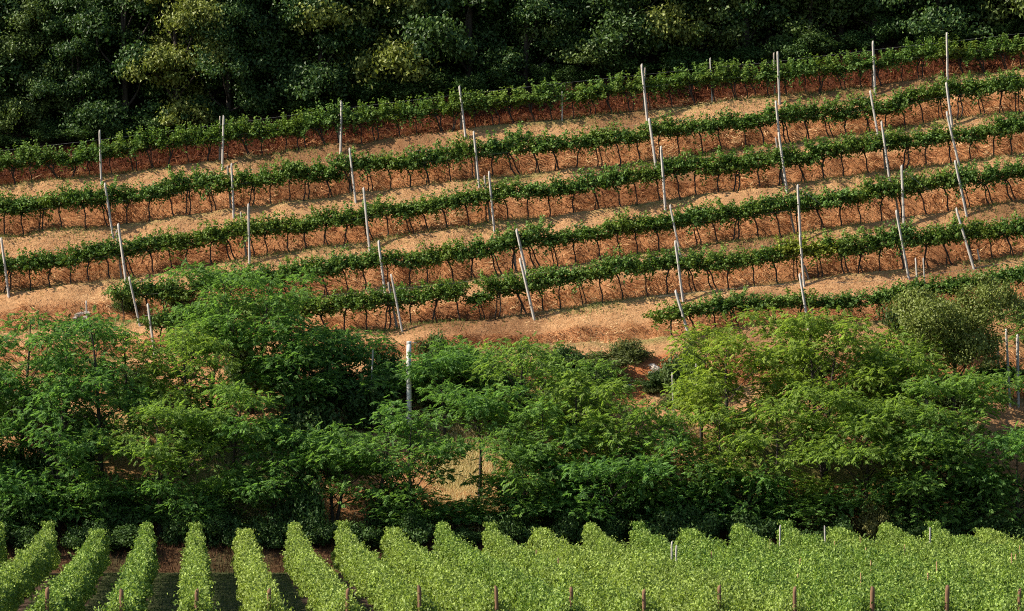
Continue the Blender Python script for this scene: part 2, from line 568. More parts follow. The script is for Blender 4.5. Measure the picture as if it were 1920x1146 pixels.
def dry_grass():
    rng = np.random.default_rng(4)
    n = 330000
    X, Y = rng.uniform(-35, 35, n), rng.uniform(178.5, 214.2, n)
    nr, zy = hill_normals(X, Y)
    patch = vnoise(X * 0.8, Y * 0.8, 31)
    keep = ((zy > 0.35) | (rng.random(n) < 0.25)) & (rng.random(n) < 0.35 + patch) & ((Y > 187) | (rng.random(n) < 0.5))
    for c in RED_C:
        keep &= ((X - c.x) ** 2 + (Y - c.y) ** 2 > 1.2) | (rng.random(n) < 0.5)
    X, Y, nr = X[keep], Y[keep], nr[keep]
    n = len(X)
    pos = np.stack([X, Y, hill(X, Y)], -1) + nr * rng.uniform(0.0, 0.1, n)[:, None]
    tang = rand_unit(rng, n)
    tang -= nr * np.sum(tang * nr, 1, keepdims=True)
    swirl = vnoise(X * 0.9, Y * 0.9, 33) * 7
    flow = np.stack([np.cos(swirl), -0.4 + 0 * X, np.sin(swirl) * 0.7 - 0.5], -1)
    flow -= nr * np.sum(flow * nr, 1, keepdims=True)
    lowb = bank_low(Y)
    lift = np.where(lowb > 0.5, rng.uniform(0.15, 1.3, n), rng.uniform(0.05, 0.45, n))
    d = unit(unit(tang) * 0.5 + unit(flow) * 0.95 + nr * lift[:, None])
    tone = np.where(lowb > 0.5, 0.10 + 0.88 * rng.random(n) ** 1.1, 0.56 + 0.26 * rng.random(n))
    tone = np.clip(tone + 0.55 * (vnoise(X * 0.3, Y * 0.3, 35) - 0.52) + 0.45 * (vnoise(X * 1.5, Y * 1.5, 36) - 0.5), 0, 1)
    L = np.where(lowb > 0.5, rng.uniform(0.30, 0.80, n), rng.uniform(0.09, 0.24, n))
    blades("dry_grass", pos, d, L, np.where(lowb > 0.5, rng.uniform(0.024, 0.045, n), rng.uniform(0.014, 0.028, n)), tone, M["straw"])
    # tall grass in the clearing behind the trees, sunlight painted into its pale colour
    n = 16000
    X = np.where(rng.random(n) < 0.55, P(890, 900, 180.5).x + rng.normal(0, 1.4, n), np.where(rng.random(n) < 0.6, P(560, 900, 180.5).x + rng.normal(0, 3.0, n), P(1310, 800, 180.5).x + rng.normal(0, 1.2, n)))
    Y = rng.uniform(178.2, 185.5, n)
    pos = np.stack([X, Y, hill(X, Y)], -1)
    d = unit(rand_unit(rng, n) * 0.6 + np.array([-0.1, -0.3, 0.9]))
    blades("bleached_grass", pos, d, rng.uniform(0.2, 0.5, n), rng.uniform(0.02, 0.04, n), rng.random(n), M["sun_painted_grass"])


def bracken():
    rng = np.random.default_rng(5)
    n = 42000
    X, Y = rng.uniform(-35, 35, n), rng.uniform(213.0, 217.5, n)
    nr, _ = hill_normals(X, Y)
    pos = np.stack([X, Y, hill(X, Y)], -1)
    d = unit(rand_unit(rng, n) + nr * 0.9)
    blades("rusty_undergrowth", pos, d, rng.uniform(0.15, 0.42, n), rng.uniform(0.03, 0.08, n), rng.random(n) ** 1.2, M["fern"])
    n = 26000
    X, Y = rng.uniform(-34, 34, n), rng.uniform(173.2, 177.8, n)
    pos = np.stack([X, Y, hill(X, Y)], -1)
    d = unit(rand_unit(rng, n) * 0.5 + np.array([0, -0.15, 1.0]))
    blades("withered_grass", pos, d, rng.uniform(0.2, 0.5, n), rng.uniform(0.02, 0.04, n), rng.random(n), M["shade_brown_grass"])


def green_grass():
    rng = np.random.default_rng(6)
    ps = []
    for i in EDGE:
        n = 9000
        X = rng.uniform(-35, 35, n)
        Y = EDGE[i][0] + rng.normal(0.05, 0.35, n)
        keep = rng.random(n) < 0.12 + 1.1 * sstep(0.38, 0.75, vnoise(X * 0.22 + 5 * i, X * 0 + i, 41))
        ps.append(np.stack([X[keep], Y[keep]], -1))
    n = 26000
    X, Y = rng.uniform(-34, 34, n), rng.uniform(177, 188, n)
    keep = vnoise(X * 0.35, Y * 0.35, 9) > 0.5
    ps.append(np.stack([X[keep], Y[keep]], -1))
    q = np.concatenate(ps)
    n = len(q)
    pos = np.concatenate([q, hill(q[:, 0], q[:, 1])[:, None]], 1)
    d = unit(rand_unit(rng, n) * 0.6 + np.array([0, 0, 0.9]))
    blades("green_grass", pos, d, rng.uniform(0.12, 0.34, n), rng.uniform(0.02, 0.04, n), rng.random(n), M["grass"])
    n = 60000
    k = rng.integers(-6, 9, n)
    Y = rng.uniform(97, 173.4, n)
    X = row_x(k, Y) + rng.uniform(0.45, 1.95, n)
    pos = np.stack([X, Y, np.full(n, -0.02)], -1)
    d = unit(rand_unit(rng, n) * 0.7 + np.array([0, 0, 0.8]))
    blades("lawn_grass", pos, d, rng.uniform(0.05, 0.14, n), rng.uniform(0.02, 0.035, n), rng.random(n), M["lawn"])


dry_grass()
bracken()
green_grass()


# ------------------------------------------------------------------ posts
def post_mesh(name, h, r, rng, bury=0.3, square=True):
    """squared post with chamfered corners, a little crooked and tapered, worn slanting top"""
    n = 8 if square else 10
    a = (np.arange(n) + 0.5) * 2 * np.pi / n
    rr = np.where(np.arange(n) % 2 == 0, 1.0, 1.0)
    if square:
        a = np.array([0.62, 0.95, 2.19, 2.52, 3.76, 4.09, 5.33, 5.66])
    zs = np.array([-bury, 0, 0.3 * h, 0.62 * h, 0.93 * h, h])
    off = np.cumsum(rng.normal(0, 0.006, (len(zs), 2)), 0)
    tap = np.array([1.06, 1.04, 1.0, 0.97, 0.94, 0.80]) * r
    Vv, Fc = [], []
    for j, z in enumerate(zs):
        for m in range(n):
            Vv.append((off[j, 0] + tap[j] * rr[m] * math.cos(a[m]), off[j, 1] + tap[j] * rr[m] * math.sin(a[m]),
                       z + (0.05 * math.cos(a[m]) * (1 if j == len(zs) - 1 else 0)) * min(1, r / 0.06)))
    for j in range(len(zs) - 1):
        for m in range(n):
            p, q = j * n + m, j * n + (m + 1) % n
            Fc += [(p, q, q + n), (p, q + n, p + n)]
    Vv.append((off[-1, 0], off[-1, 1], h + 0.01))
    c = len(Vv) - 1
    for m in range(n):
        Fc.append(((len(zs) - 1) * n + m, (len(zs) - 1) * n + (m + 1) % n, c))
    return mesh_from(name, np.array(Vv), np.array(Fc))


ROWNAME = {1: "topmost", 2: "second", 3: "third", 4: "fourth", 5: "fifth", 6: "sixth", 7: "lowest"}
# terrace posts: row, top px, foot px, kind (m = main tall post, r = its grey mate close behind, s = slim stake)
POSTS = [
    (1, (186, 245), (190, 331), 'm'), (1, (419, 217), (417, 302), 'm'), (1, (413, 219), (412, 300), 'r'), (1, (640, 190), (638, 273), 'm'),
    (1, (635, 215), (635, 272), 'r'), (1, (861, 162), (873, 246), 'm'), (1, (866, 206), (864, 244), 'r'), (1, (1054, 172), (1054, 225), 's'),
    (1, (1203, 121), (1214, 209), 'm'), (1, (1210, 128), (1206, 207), 'r'), (1, (1332, 109), (1336, 195), 's'), (1, (1457, 98), (1461, 184), 'm'), (1, (1451, 99), (1453, 185), 'r'),
    (1, (1637, 78), (1641, 162), 'm'), (1, (1636, 110), (1637, 160), 'r'), (1, (1775, 62), (1777, 148), 'm'),
    (2, (197, 344), (213, 426), 'm'), (2, (205, 372), (208, 424), 'r'), (2, (433, 307), (438, 393), 'm'), (2, (427, 312), (433, 391), 'r'),
    (2, (655, 278), (667, 366), 'm'), (2, (655, 300), (659, 365), 'r'), (2, (888, 247), (899, 340), 'm'), (2, (890, 290), (893, 338), 'r'),
    (2, (1217, 222), (1230, 302), 'm'), (2, (1454, 190), (1464, 273), 'm'), (2, (1631, 170), (1648, 252), 'm'), (2, (1774, 155), (1785, 226), 'm'),
    (3, (2, 446), (17, 551), 'm'), (3, (221, 420), (238, 525), 'm'), (3, (219, 432), (229, 520), 'r'), (3, (466, 383), (468, 485), 'm'), (3, (451, 398), (463, 480), 'r'),
    (3, (681, 352), (693, 455), 'm'), (3, (917, 322), (927, 419), 'm'), (3, (908, 330), (920, 416), 'r'), (3, (1239, 275), (1248, 378), 'm'),
    (3, (1460, 249), (1476, 349), 'm'), (3, (1454, 258), (1470, 348), 'r'), (3, (1652, 228), (1668, 324), 'm'), (3, (1657, 280), (1660, 322), 'r'), (3, (1775, 210), (1801, 307), 'm'),
    (4, (243, 520), (263, 604), 'm'), (4, (709, 452), (722, 541), 'm'), (4, (968, 430), (990, 511), 'm'), (4, (962, 440), (968, 510), 'r'),
    (4, (1256, 384), (1277, 470), 'm'), (4, (1496, 347), (1502, 442), 'm'), (4, (1481, 390), (1491, 443), 'r'), (4, (1690, 310), (1695, 410), 'm'), (4, (1675, 345), (1686, 410), 'r'),
    (4, (1790, 302), (1813, 396), 'm'),
    (5, (276, 570), (291, 668), 'm'), (5, (734, 515), (755, 617), 'm'), (5, (728, 530), (745, 612), 'r'), (5, (975, 485), (1002, 589), 'm'),
    (5, (1266, 452), (1281, 553), 'm'), (5, (1499, 440), (1508, 528), 'm'), (5, (1508, 498), (1517, 528), 'r'), (5, (1680, 395), (1704, 505), 'm'), (5, (1684, 455), (1696, 504), 'r'),
    (5, (1793, 390), (1827, 498), 'm'), (5, (1815, 455), (1824, 497), 'r'), (5, (1833, 468), (1838, 497), 's'),
    (6, (1265, 545), (1296, 624), 'm'), (6, (1499, 514), (1517, 607), 'm'), (6, (1523, 578), (1526, 606), 's'), (6, (1716, 484), (1724, 590), 's'), (6, (1730, 484), (1737, 590), 's'),
    (7, (1731, 634), (1737, 748), 'm'), (7, (1752, 688), (1756, 750), 's'), (7, (1886, 618), (1894, 752), 'm'), (7, (1870, 632), (1876, 752), 'r'), (7, (1907, 628), (1909, 752), 'm'),
]
rng = np.random.default_rng(11)
main_posts = {i: [] for i in EDGE}
for r_, top, foot, kd in POSTS:
    if kd == 'm':
        main_posts[r_].append(P(*foot, EDGE[r_][0]).x)
for i in main_posts:
    main_posts[i].sort()
stake_count = {}
for r_, top, foot, kd in POSTS:
    Y = EDGE[r_][0] + (-0.30 if kd == 'm' else 0.75 if kd == 'r' else 0.3)
    a, b = P(*foot, Y), P(*top, Y)
    a.z = float(hill(a.x, Y)) - 0.02
    ax = b - a
    rad = {'m': 0.074, 'r': 0.064, 's': 0.044}[kd] * rng.uniform(0.9, 1.12)
    nm = {'m': "vineyard_post", 'r': "vineyard_post", 's': "wooden_stake"}[kd]
    o = link(nm, post_mesh(nm, ax.length, rad, rng), M["grey_wood" if kd == 'r' else "pale_wood"])
    o.location = a
    o.rotation_euler = (ax.to_track_quat('Z', 'Y').to_matrix() @ __import__('mathutils').Matrix.Rotation(rng.uniform(0, 1.5), 3, 'Z')).to_euler()
    near = int(np.argmin([abs(a.x - x) for x in main_posts[r_]])) + 1
    if kd == 'm':
        lean = "leaning" if abs(ax.x) / ax.length > 0.09 else "upright"
        o["label"] = f"tall pale {lean} post, {ORD[near]} up the slope along the {ROWNAME[r_]} terrace row"
    elif kd == 'r':
        o["label"] = f"shorter grey post close behind the {ORD[near]} tall post of the {ROWNAME[r_]} terrace row"
    else:
        c = stake_count[r_] = stake_count.get(r_, 0) + 1
        o["label"] = f"slim pale stake, {ORD[c]} of the stakes standing in the {ROWNAME[r_]} terrace row"
    o["category"] = "post" if kd != 's' else "stake"
    o["group"] = "posts along the terrace rows" if kd != 's' else "slim stakes in the terrace rows"

# thin wires strung along the terraces
for i in EDGE:
    x0 = {4: -21.5, 5: -20.5, 6: 8.0, 7: 21.0}.get(i, -34.0)
    for q, hh in enumerate((1.5, 2.25)):
        xs = np.arange(x0, 34.01, 0.5)
        Yw = EDGE[i][0] + 0.2
        zs = np.convolve(np.pad(edge_z(i, xs), 4, mode='edge'), np.ones(9) / 9, 'valid') + hh
        V, Fc = tube_arrays(np.stack([xs, np.full(len(xs), Yw), zs], -1), np.full(len(xs), 0.0045), 4)
        link("trellis_wire", mesh_from("trellis_wire", V, Fc), M["wire"], category="wire", group="wires strung along the terrace rows",
             label=f"thin {'lower' if q == 0 else 'upper'} grey wire strung between the posts of the {ROWNAME[i]} terrace row")
for (a, b, Y, w) in (((1692, 318), (1764, 372), 200.0, "fifth"), ((1498, 352), (1562, 398), 200.0, "fourth")):
    p, q = P(*a, Y), P(*b, Y)
    V, Fc = tube_arrays(np.array([p, (p + q) / 2 - Vector((0, 0, 0.05)), q]), np.full(3, 0.009), 5)
    link("guy_wire", mesh_from("guy_wire", V, Fc), M["wire"], category="wire",
         label=f"slanting guy wire from a tall post of the fourth terrace row, {'over the yellowish vine' if w == 'fourth' else 'near the hilltop'}")


# ------------------------------------------------------------------ terrace vines
def vine_templates(n, seed, top=False):
    out = []
    for t in range(n):
        rng = np.random.default_rng(seed + t)
        bag, lv = Bag(), []
        ch = rng.uniform(1.22, 1.40) - (0.14 if top else 0)
        stems = 2 if rng.random() < 0.45 else 1
        for s in range(stems):
            x0 = rng.uniform(-0.12, 0.12) + (0.22 if s else 0)
            x1 = rng.uniform(-0.10, 0.10) - (0.16 if stems == 2 and s == 0 else 0)
            bow = rng.uniform(-0.10, 0.13)
            zz = np.linspace(-0.1, ch, 8)
            u = np.linspace(0, 1, 8)
            y0 = rng.uniform(-0.05, 0.1)
            path = np.stack([x0 + (x1 - x0) * u + bow * np.sin(u * math.pi) + 0.03 * np.sin(u * 9 + t), y0 + 0.08 * np.sin(u * 5 + s), zz], -1)
            rr = rng.uniform(0.032, 0.046)
            bag.add(*tube_arrays(path, rr * np.array([1.5, 1.15, 1, 0.95, 0.92, 0.95, 1.0, 1.15]), 6))
            for sg in (-1, 1):
                arm = np.stack([x1 + sg * np.linspace(0, rng.uniform(0.5, 0.75), 5), np.full(5, y0) + rng.normal(0, 0.03, 5),
                                ch + np.array([-0.03, 0.08, 0.12, 0.10, 0.13]) + rng.normal(0, 0.015, 5)], -1)
                bag.add(*tube_arrays(arm, np.linspace(rr * 0.8, rr * 0.35, 5), 5))
        trunk = bag.mesh("vine_trunk", True)
        pos, ax, nr = [], [], []
        ns = 62 if top else 78
        for s in range(ns):
            b = np.array([rng.uniform(-0.80, 0.80), rng.normal(0, 0.17), ch + rng.uniform(0.0, 0.52)])
            az = rng.uniform(0, 2 * math.pi)
            kind = rng.random()
            el = rng.uniform(0.2, 1.2)
            ln = rng.uniform(0.5, 0.92)
            if top and kind < 0.22:
                el, ln = rng.uniform(1.15, 1.5), rng.uniform(0.8, 1.25)
            elif kind < 0.15:
                el, ln = rng.uniform(1.1, 1.45), rng.uniform(0.7, 0.95)
            elif kind > 0.92:
                el, ln = rng.uniform(-0.7, -0.1), rng.uniform(0.4, 0.8)
            d = np.array([math.cos(az) * math.cos(el), math.sin(az) * math.cos(el) * 0.9, math.sin(el)])
            m = int(ln * 27)
            u = np.linspace(0.05, 1, m)
            droop = 0.42 if kind >= 0.2 else 0.18
            pth = b + np.outer(u * ln, d) + np.outer(u ** 2 * ln * droop, [0, 0, -1])
            pos.append(pth + rng.normal(0, 0.065, (m, 3)))
            ax.append(unit(rand_unit(rng, m) + d * 0.5 + np.array([0, 0, -0.5])))
            nr.append(unit(rand_unit(rng, m) * 0.8 + np.array([0, -0.25, 0.8]) + d * 0.4))
        pos, ax, nr = map(np.concatenate, (pos, ax, nr))
        m = len(pos)
        V, Fc = leaf_arrays(pos, ax, nr, rng.uniform(0.10, 0.16, m), rng.uniform(0.095, 0.14, m))
        r = np.clip(rng.normal(0.42, 0.24, m) + 0.12 * (pos[:, 2] - ch - 0.3), 0, 1)
        fol = mesh_from("vine_foliage", V, Fc, {"rnd": np.repeat(r, 4)})
        out.append((trunk, fol))
    return out


VT, VTOP = vine_templates(9, 100), vine_templates(7, 200, True)
rng = np.random.default_rng(77)
for i in EDGE:
    p0 = {4: 236, 5: 305, 6: 1262, 7: 1845}.get(i, -130)
    Y = EDGE[i][0] + 0.38
    X = P(p0, 600, Y).x
    xend = P(2040, 600, Y).x
    cnt = {}
    while X < xend:
        q = int(np.sum(np.array(main_posts[i]) <= X))
        cnt[q] = cnt.get(q, 0) + 1
        slope = float((edge_z(i, X + 1) - edge_z(i, X - 1)) / 2)
        big = 1.0 if i < 6 else 0.78
        sc = rng.uniform(0.90, 1.12) * big
        trunk, fol = (VTOP if i == 1 else VT)[rng.integers(7)]
        bright = i == 5 and abs(X - P(1525, 500, Y).x) < 1.0
        look = "yellowish sunlit" if bright else "upright bushy" if i == 1 else "low bushy" if i >= 6 else "green"
        base = f"{look} grape vine in the {ROWNAME[i]} terrace row, "
        lab = base + (f"{ORD[cnt[q]]} uphill from its {ORD[q]} tall post" if q else f"{ORD[cnt[q]]} along before its first tall post")
        sc *= 0.8 if rng.random() < 0.07 else 1.0
        t = thing("grape_vine", lab, "grape vine", (X, Y + rng.normal(0, 0.1), float(hill(X, Y)) - 0.03), "grape vines along the terrace rows",
                  (rng.normal(0, 0.05), -math.atan(slope) * 0.85 + rng.normal(0, 0.04), (math.pi if rng.random() < 0.4 else 0) + rng.normal(0, 0.12)))
        if abs(t.rotation_euler.z) > 1.5:
            t.rotation_euler.y *= -1
        t.scale = (rng.uniform(0.95, 1.15), rng.uniform(0.9, 1.15), sc * (0.93 if i == 1 else 0.97))
        link("trunk", trunk, M["vine_bark"], t)
        f = link("foliage", fol, M["vine"], t)
        fz = rng.uniform(0.98, 1.20) * (0.95 if i == 1 else 1.12 if i >= 6 else 1.0)
        f.scale = (1.06, rng.uniform(0.95, 1.15), fz)
        f.location.z = -(fz - 1) * (1.45 if i == 1 else 1.5)
        f["tint"] = 0.85 if bright else float(np.clip(rng.normal(0.08, 0.12), 0, 0.5))
        X += rng.uniform(1.02, 1.36) + (0.6 if rng.random() < 0.02 else 0)


# ------------------------------------------------------------------ lower vineyard: hedge-like rows running towards the camera
def near_row_mesh(seed):
    rng = np.random.default_rng(seed)
    Lr = ROW_FAR - ROW_NEAR
    n = 76000
    y = rng.uniform(0, Lr, n)
    top = 1.46 + 0.70 * np.exp(-((y - Lr) / 7.5) ** 2) + 0.25 * np.exp(-(y / 1.5) ** 2) + 0.44 * (vnoise(y * 0.8, 0 * y, seed) - 0.5) + 0.36 * (vnoise(y * 2.4, 0 * y, seed + 1) - 0.5)
    bot = 0.30 + 0.35 * vnoise(y * 1.1, 0 * y, seed + 2)
    face = rng.random(n)
    u = rng.random(n) ** 0.85
    z = bot + (top - bot) * u
    half = (0.43 - 0.22 * u + 0.16 * np.exp(-(y / 1.2) ** 2) + 0.22 * (vnoise(y * 1.2, z * 1.4, seed + 3) - 0.5) * 2 + 0.34 * (vnoise(y * 3.2, z * 3.2, seed + 4) - 0.5)) * (1 - 0.4 * sstep(0.75, 1.0, u))
    sgn = np.where(face < 0.40, -1.0, np.where(face < 0.72, 1.0, 0.0))
    isT = (face >= 0.72) & (face < 0.86)
    ins = face >= 0.86
    x = sgn * half * rng.uniform(0.78, 1.05, n)
    x = np.where(isT, rng.uniform(-1, 1, n) * half * 0.8, x)
    z = np.where(isT, top + rng.normal(0, 0.06, n), z)
    x = np.where(ins, rng.uniform(-0.8, 0.8, n) * half, x)
    out = np.stack([np.where(ins | isT, rng.normal(0, 0.4, n), sgn), rng.normal(0, 0.35, n), np.where(isT, 1.0, 0.45)], -1)
    endq = rng.random(n) < 0.024
    y = np.where(endq, rng.uniform(-0.55, 0.05, n), y)
    x = np.where(endq, rng.normal(0, 0.30, n), x)
    z = np.where(endq & (y < -0.2), z * 0.85, z)
    pos = np.stack([x, y, z], -1)
    ax = unit(rand_unit(rng, n) * 0.9 + np.array([0, 0, -0.8]))
    nr = unit(out + rand_unit(rng, n) * 0.95)
    # shoots poking out of the hedge
    sp, sa, sn_ = [], [], []
    for s in range(1000):
        b = np.array([rng.uniform(-0.16, 0.16), rng.uniform(0, Lr), 0])
        side = rng.random() < 0.45
        b[2] = rng.uniform(0.7, 1.5) if side else rng.uniform(1.1, 1.5)
        d = unit(np.array([rng.choice([-1, 1]) * rng.uniform(0.6, 1) if side else rng.normal(0, 0.4), rng.normal(0, 0.4), rng.uniform(0.0, 0.5) if side else 1.0]))
        m = 14
        uu = np.linspace(0.2, 1, m)
        ln = rng.uniform(0.35, 0.85) * (0.8 if side else 1.0)
        sp.append(b + np.outer(uu * ln, d) + np.outer(uu ** 2, [0, 0, -0.14]) + rng.normal(0, 0.04, (m, 3)))
        sa.append(unit(rand_unit(rng, m) + d * 0.6))
        sn_.append(unit(rand_unit(rng, m) + np.array([0, 0, 0.7])))
    pos, ax, nr = np.concatenate([pos] + sp), np.concatenate([ax] + sa), np.concatenate([nr] + sn_)
    n = len(pos)
    V, Fc = leaf_arrays(pos, ax, nr, rng.uniform(0.085, 0.145, n), rng.uniform(0.055, 0.095, n))
    r = np.clip(rng.normal(0.45, 0.33, n) + 0.4 * (vnoise(pos[:, 1] * 0.7, pos[:, 2] * 1.2, seed + 9) - 0.5), 0, 1)
    return mesh_from("row_foliage", V, Fc, {"rnd": np.repeat(r, 4)})


def near_stem_mesh(seed):
    rng = np.random.default_rng(seed)
    bag = Bag()
    for y in np.arange(0.3, ROW_FAR - ROW_NEAR, 1.1):
        path = np.stack([rng.normal(0, 0.04, 5), y + np.cumsum(rng.normal(0, 0.03, 5)), np.linspace(-0.05, 0.95, 5)], -1)
        bag.add(*tube_arrays(path, np.linspace(0.04, 0.028, 5), 5))
    return bag.mesh("row_stems", True)


NR = [near_row_mesh(300 + 17 * s) for s in range(3)]
NS = near_stem_mesh(7)
rng = np.random.default_rng(19)


def row_word(k):
    if k == 0:
        return "seen end-on"
    return f"{ORD[abs(k)]} to the {'right' if k > 0 else 'left'} of the end-on row"


for k in ROW_KS:
    o = thing("vine_row", f"leafy {'pale sunlit' if k > 0 else 'green'} hedge-like vine row {row_word(k)}", "vine row",
              (row_x(k, ROW_NEAR), ROW_NEAR + rng.uniform(-0.2, 0.3), -0.02), "hedge-like vine rows of the flat lower vineyard",
              (0, 0, ROW_ANG), (1, 1, rng.uniform(1.0, 1.06)))
    f = link("foliage", NR[k % 3], M["near_vine"], o)
    f["tint"] = float(np.clip(rng.normal(0.2, 0.15), 0, 1))
    link("stem", NS, M["vine_bark"], o, kind="stuff")
    Y = ROW_NEAR - 0.12
    pm = post_mesh("end_post", 2.2 + rng.uniform(-0.06, 0.08), rng.uniform(0.062, 0.08), rng, square=False)
    p = link("end_post", pm, M["brown_wood"], category="post", group="brown end posts of the lower vine rows",
             label=f"brown end post of the vine row {row_word(k)}")
    p.location = (row_x(k, Y) + rng.normal(0, 0.05), Y, -0.02)
    p.rotation_euler = (rng.normal(0, 0.015), rng.normal(0, 0.02), rng.uniform(0, 3))
# thin stakes and pale posts that stand a little above the leaves
c1 = c2 = 0
for (px, py, pale) in [(1462, 984, 1), (1548, 985, 1), (1743, 989, 1), (1259, 1014, 1), (1268, 1022, 1), (1362, 1033, 0), (1518, 1046, 0), (1574, 1005, 0), (1585, 1050, 0), (1610, 1014, 0),
                       (1647, 1026, 0), (1577, 1073, 0), (1690, 1073, 0), (1730, 1052, 0), (1865, 1036, 0), (1888, 1038, 0), (1915, 1022, 0), (1484, 1075, 0), (1418, 1010, 0), (978, 1030, 0), (1000, 1045, 0), (1655, 1020, 0), (1775, 1073, 0)]:
    H = 2.05 if not pale else 2.45
    Y = min((CZ - H) * F / (py - 777.5), ROW_FAR + 0.1)
    k = round((P(px, py, Y).x - VX * Y) / SP)
    if pale:
        x, nm = P(px, py, Y).x, "vineyard_post"
        c1 += 1
        lab = f"pale grey post top showing above the lower vines, {ORD[c1]} counted towards the sun-shaded end"
    else:
        x, nm = row_x(k, Y) + 0.02, "wooden_stake"
        c2 += 1
        lab = "thin orange brown stake poking out of the leaves of the lower vine rows"
    pm = post_mesh(nm, H, 0.042 if pale else 0.026, rng, square=bool(pale))
    o = link(nm, pm, M["pale_wood" if pale else "orange_wood"], label=lab, category="post" if pale else "stake",
             group="pale posts at the far ends of the lower rows" if pale else "thin stakes among the lower vines")
    o.location = (x, Y, -0.02)
    o.rotation_euler = (rng.normal(0, 0.02), rng.normal(0, 0.02), rng.uniform(0, 3))


# ------------------------------------------------------------------ trees
def spray(rng, n=9, L=0.55):
    """one locust twig: narrow compound leaves fanned along a short axis"""
    u = np.linspace(0.15, 1, n)
    sg = np.where(np.arange(n) % 2 == 0, 1.0, -1.0)
    ang = sg * rng.uniform(0.6, 1.1, n) * (1.05 - 0.75 * u)
    d = np.stack([np.cos(ang), np.sin(ang), rng.uniform(-0.45, 0.15, n)], -1)
    d = unit(d)
    fl = rng.uniform(0.24, 0.36, n)
    base = np.stack([u * L, 0 * u, -0.10 * u ** 2], -1)
    nr = unit(np.array([0, 0, 1.0]) + rng.normal(0, 0.3, (n, 3)))
    return leaf_arrays(base + d * fl[:, None] * 0.5, d, nr, fl, rng.uniform(0.085, 0.13, n), fold=0.12, droop=0.22, mid=0.0)


SPR = [spray(np.random.default_rng(900 + s)) for s in range(6)]


def place_sprays(pos, out, rng, size):
    """instances of the spray templates at pos, pointing along out (arrays)"""
    bag = Bag()
    pick = rng.integers(len(SPR), size=len(pos))
    for s in range(len(SPR)):
        m = pick == s
        if not m.any():
            continue
        SV, SF = SPR[s]
        p, x = pos[m], unit(out[m])
        up = unit(np.array([0, 0, 1.0]) + 0.25 * rng.normal(size=(len(p), 3)))
        yv = unit(np.cross(up, x))
        zv = np.cross(x, yv)
        sc = size * rng.uniform(0.75, 1.2, len(p))
        W = p[:, None, :] + sc[:, None, None] * (SV[None, :, 0:1] * x[:, None, :] + SV[None, :, 1:2] * yv[:, None, :] + SV[None, :, 2:3] * zv[:, None, :])
        Fc = (SF[None] + (np.arange(len(p)) * len(SV))[:, None, None]).reshape(-1, 3)
        r = np.clip(np.repeat(rng.normal(0.45, 0.22, len(p)), len(SV)) + rng.normal(0, 0.12, len(p) * len(SV)), 0, 1)
        bag.add(W.reshape(-1, 3), Fc, r)
    return bag


def limb(p0, p1, rng, sag=0.15, n=6):
    u = np.linspace(0, 1, n)[:, None]
    mid = np.array([rng.normal(0, 0.1), rng.normal(0, 0.1), sag]) * np.linalg.norm(p1 - p0)
    return p0 + (p1 - p0) * u + np.sin(u * math.pi) * mid * 0.7 + np.concatenate([np.zeros((1, 3)), rng.normal(0, 0.03, (n - 2, 3)), np.zeros((1, 3))])


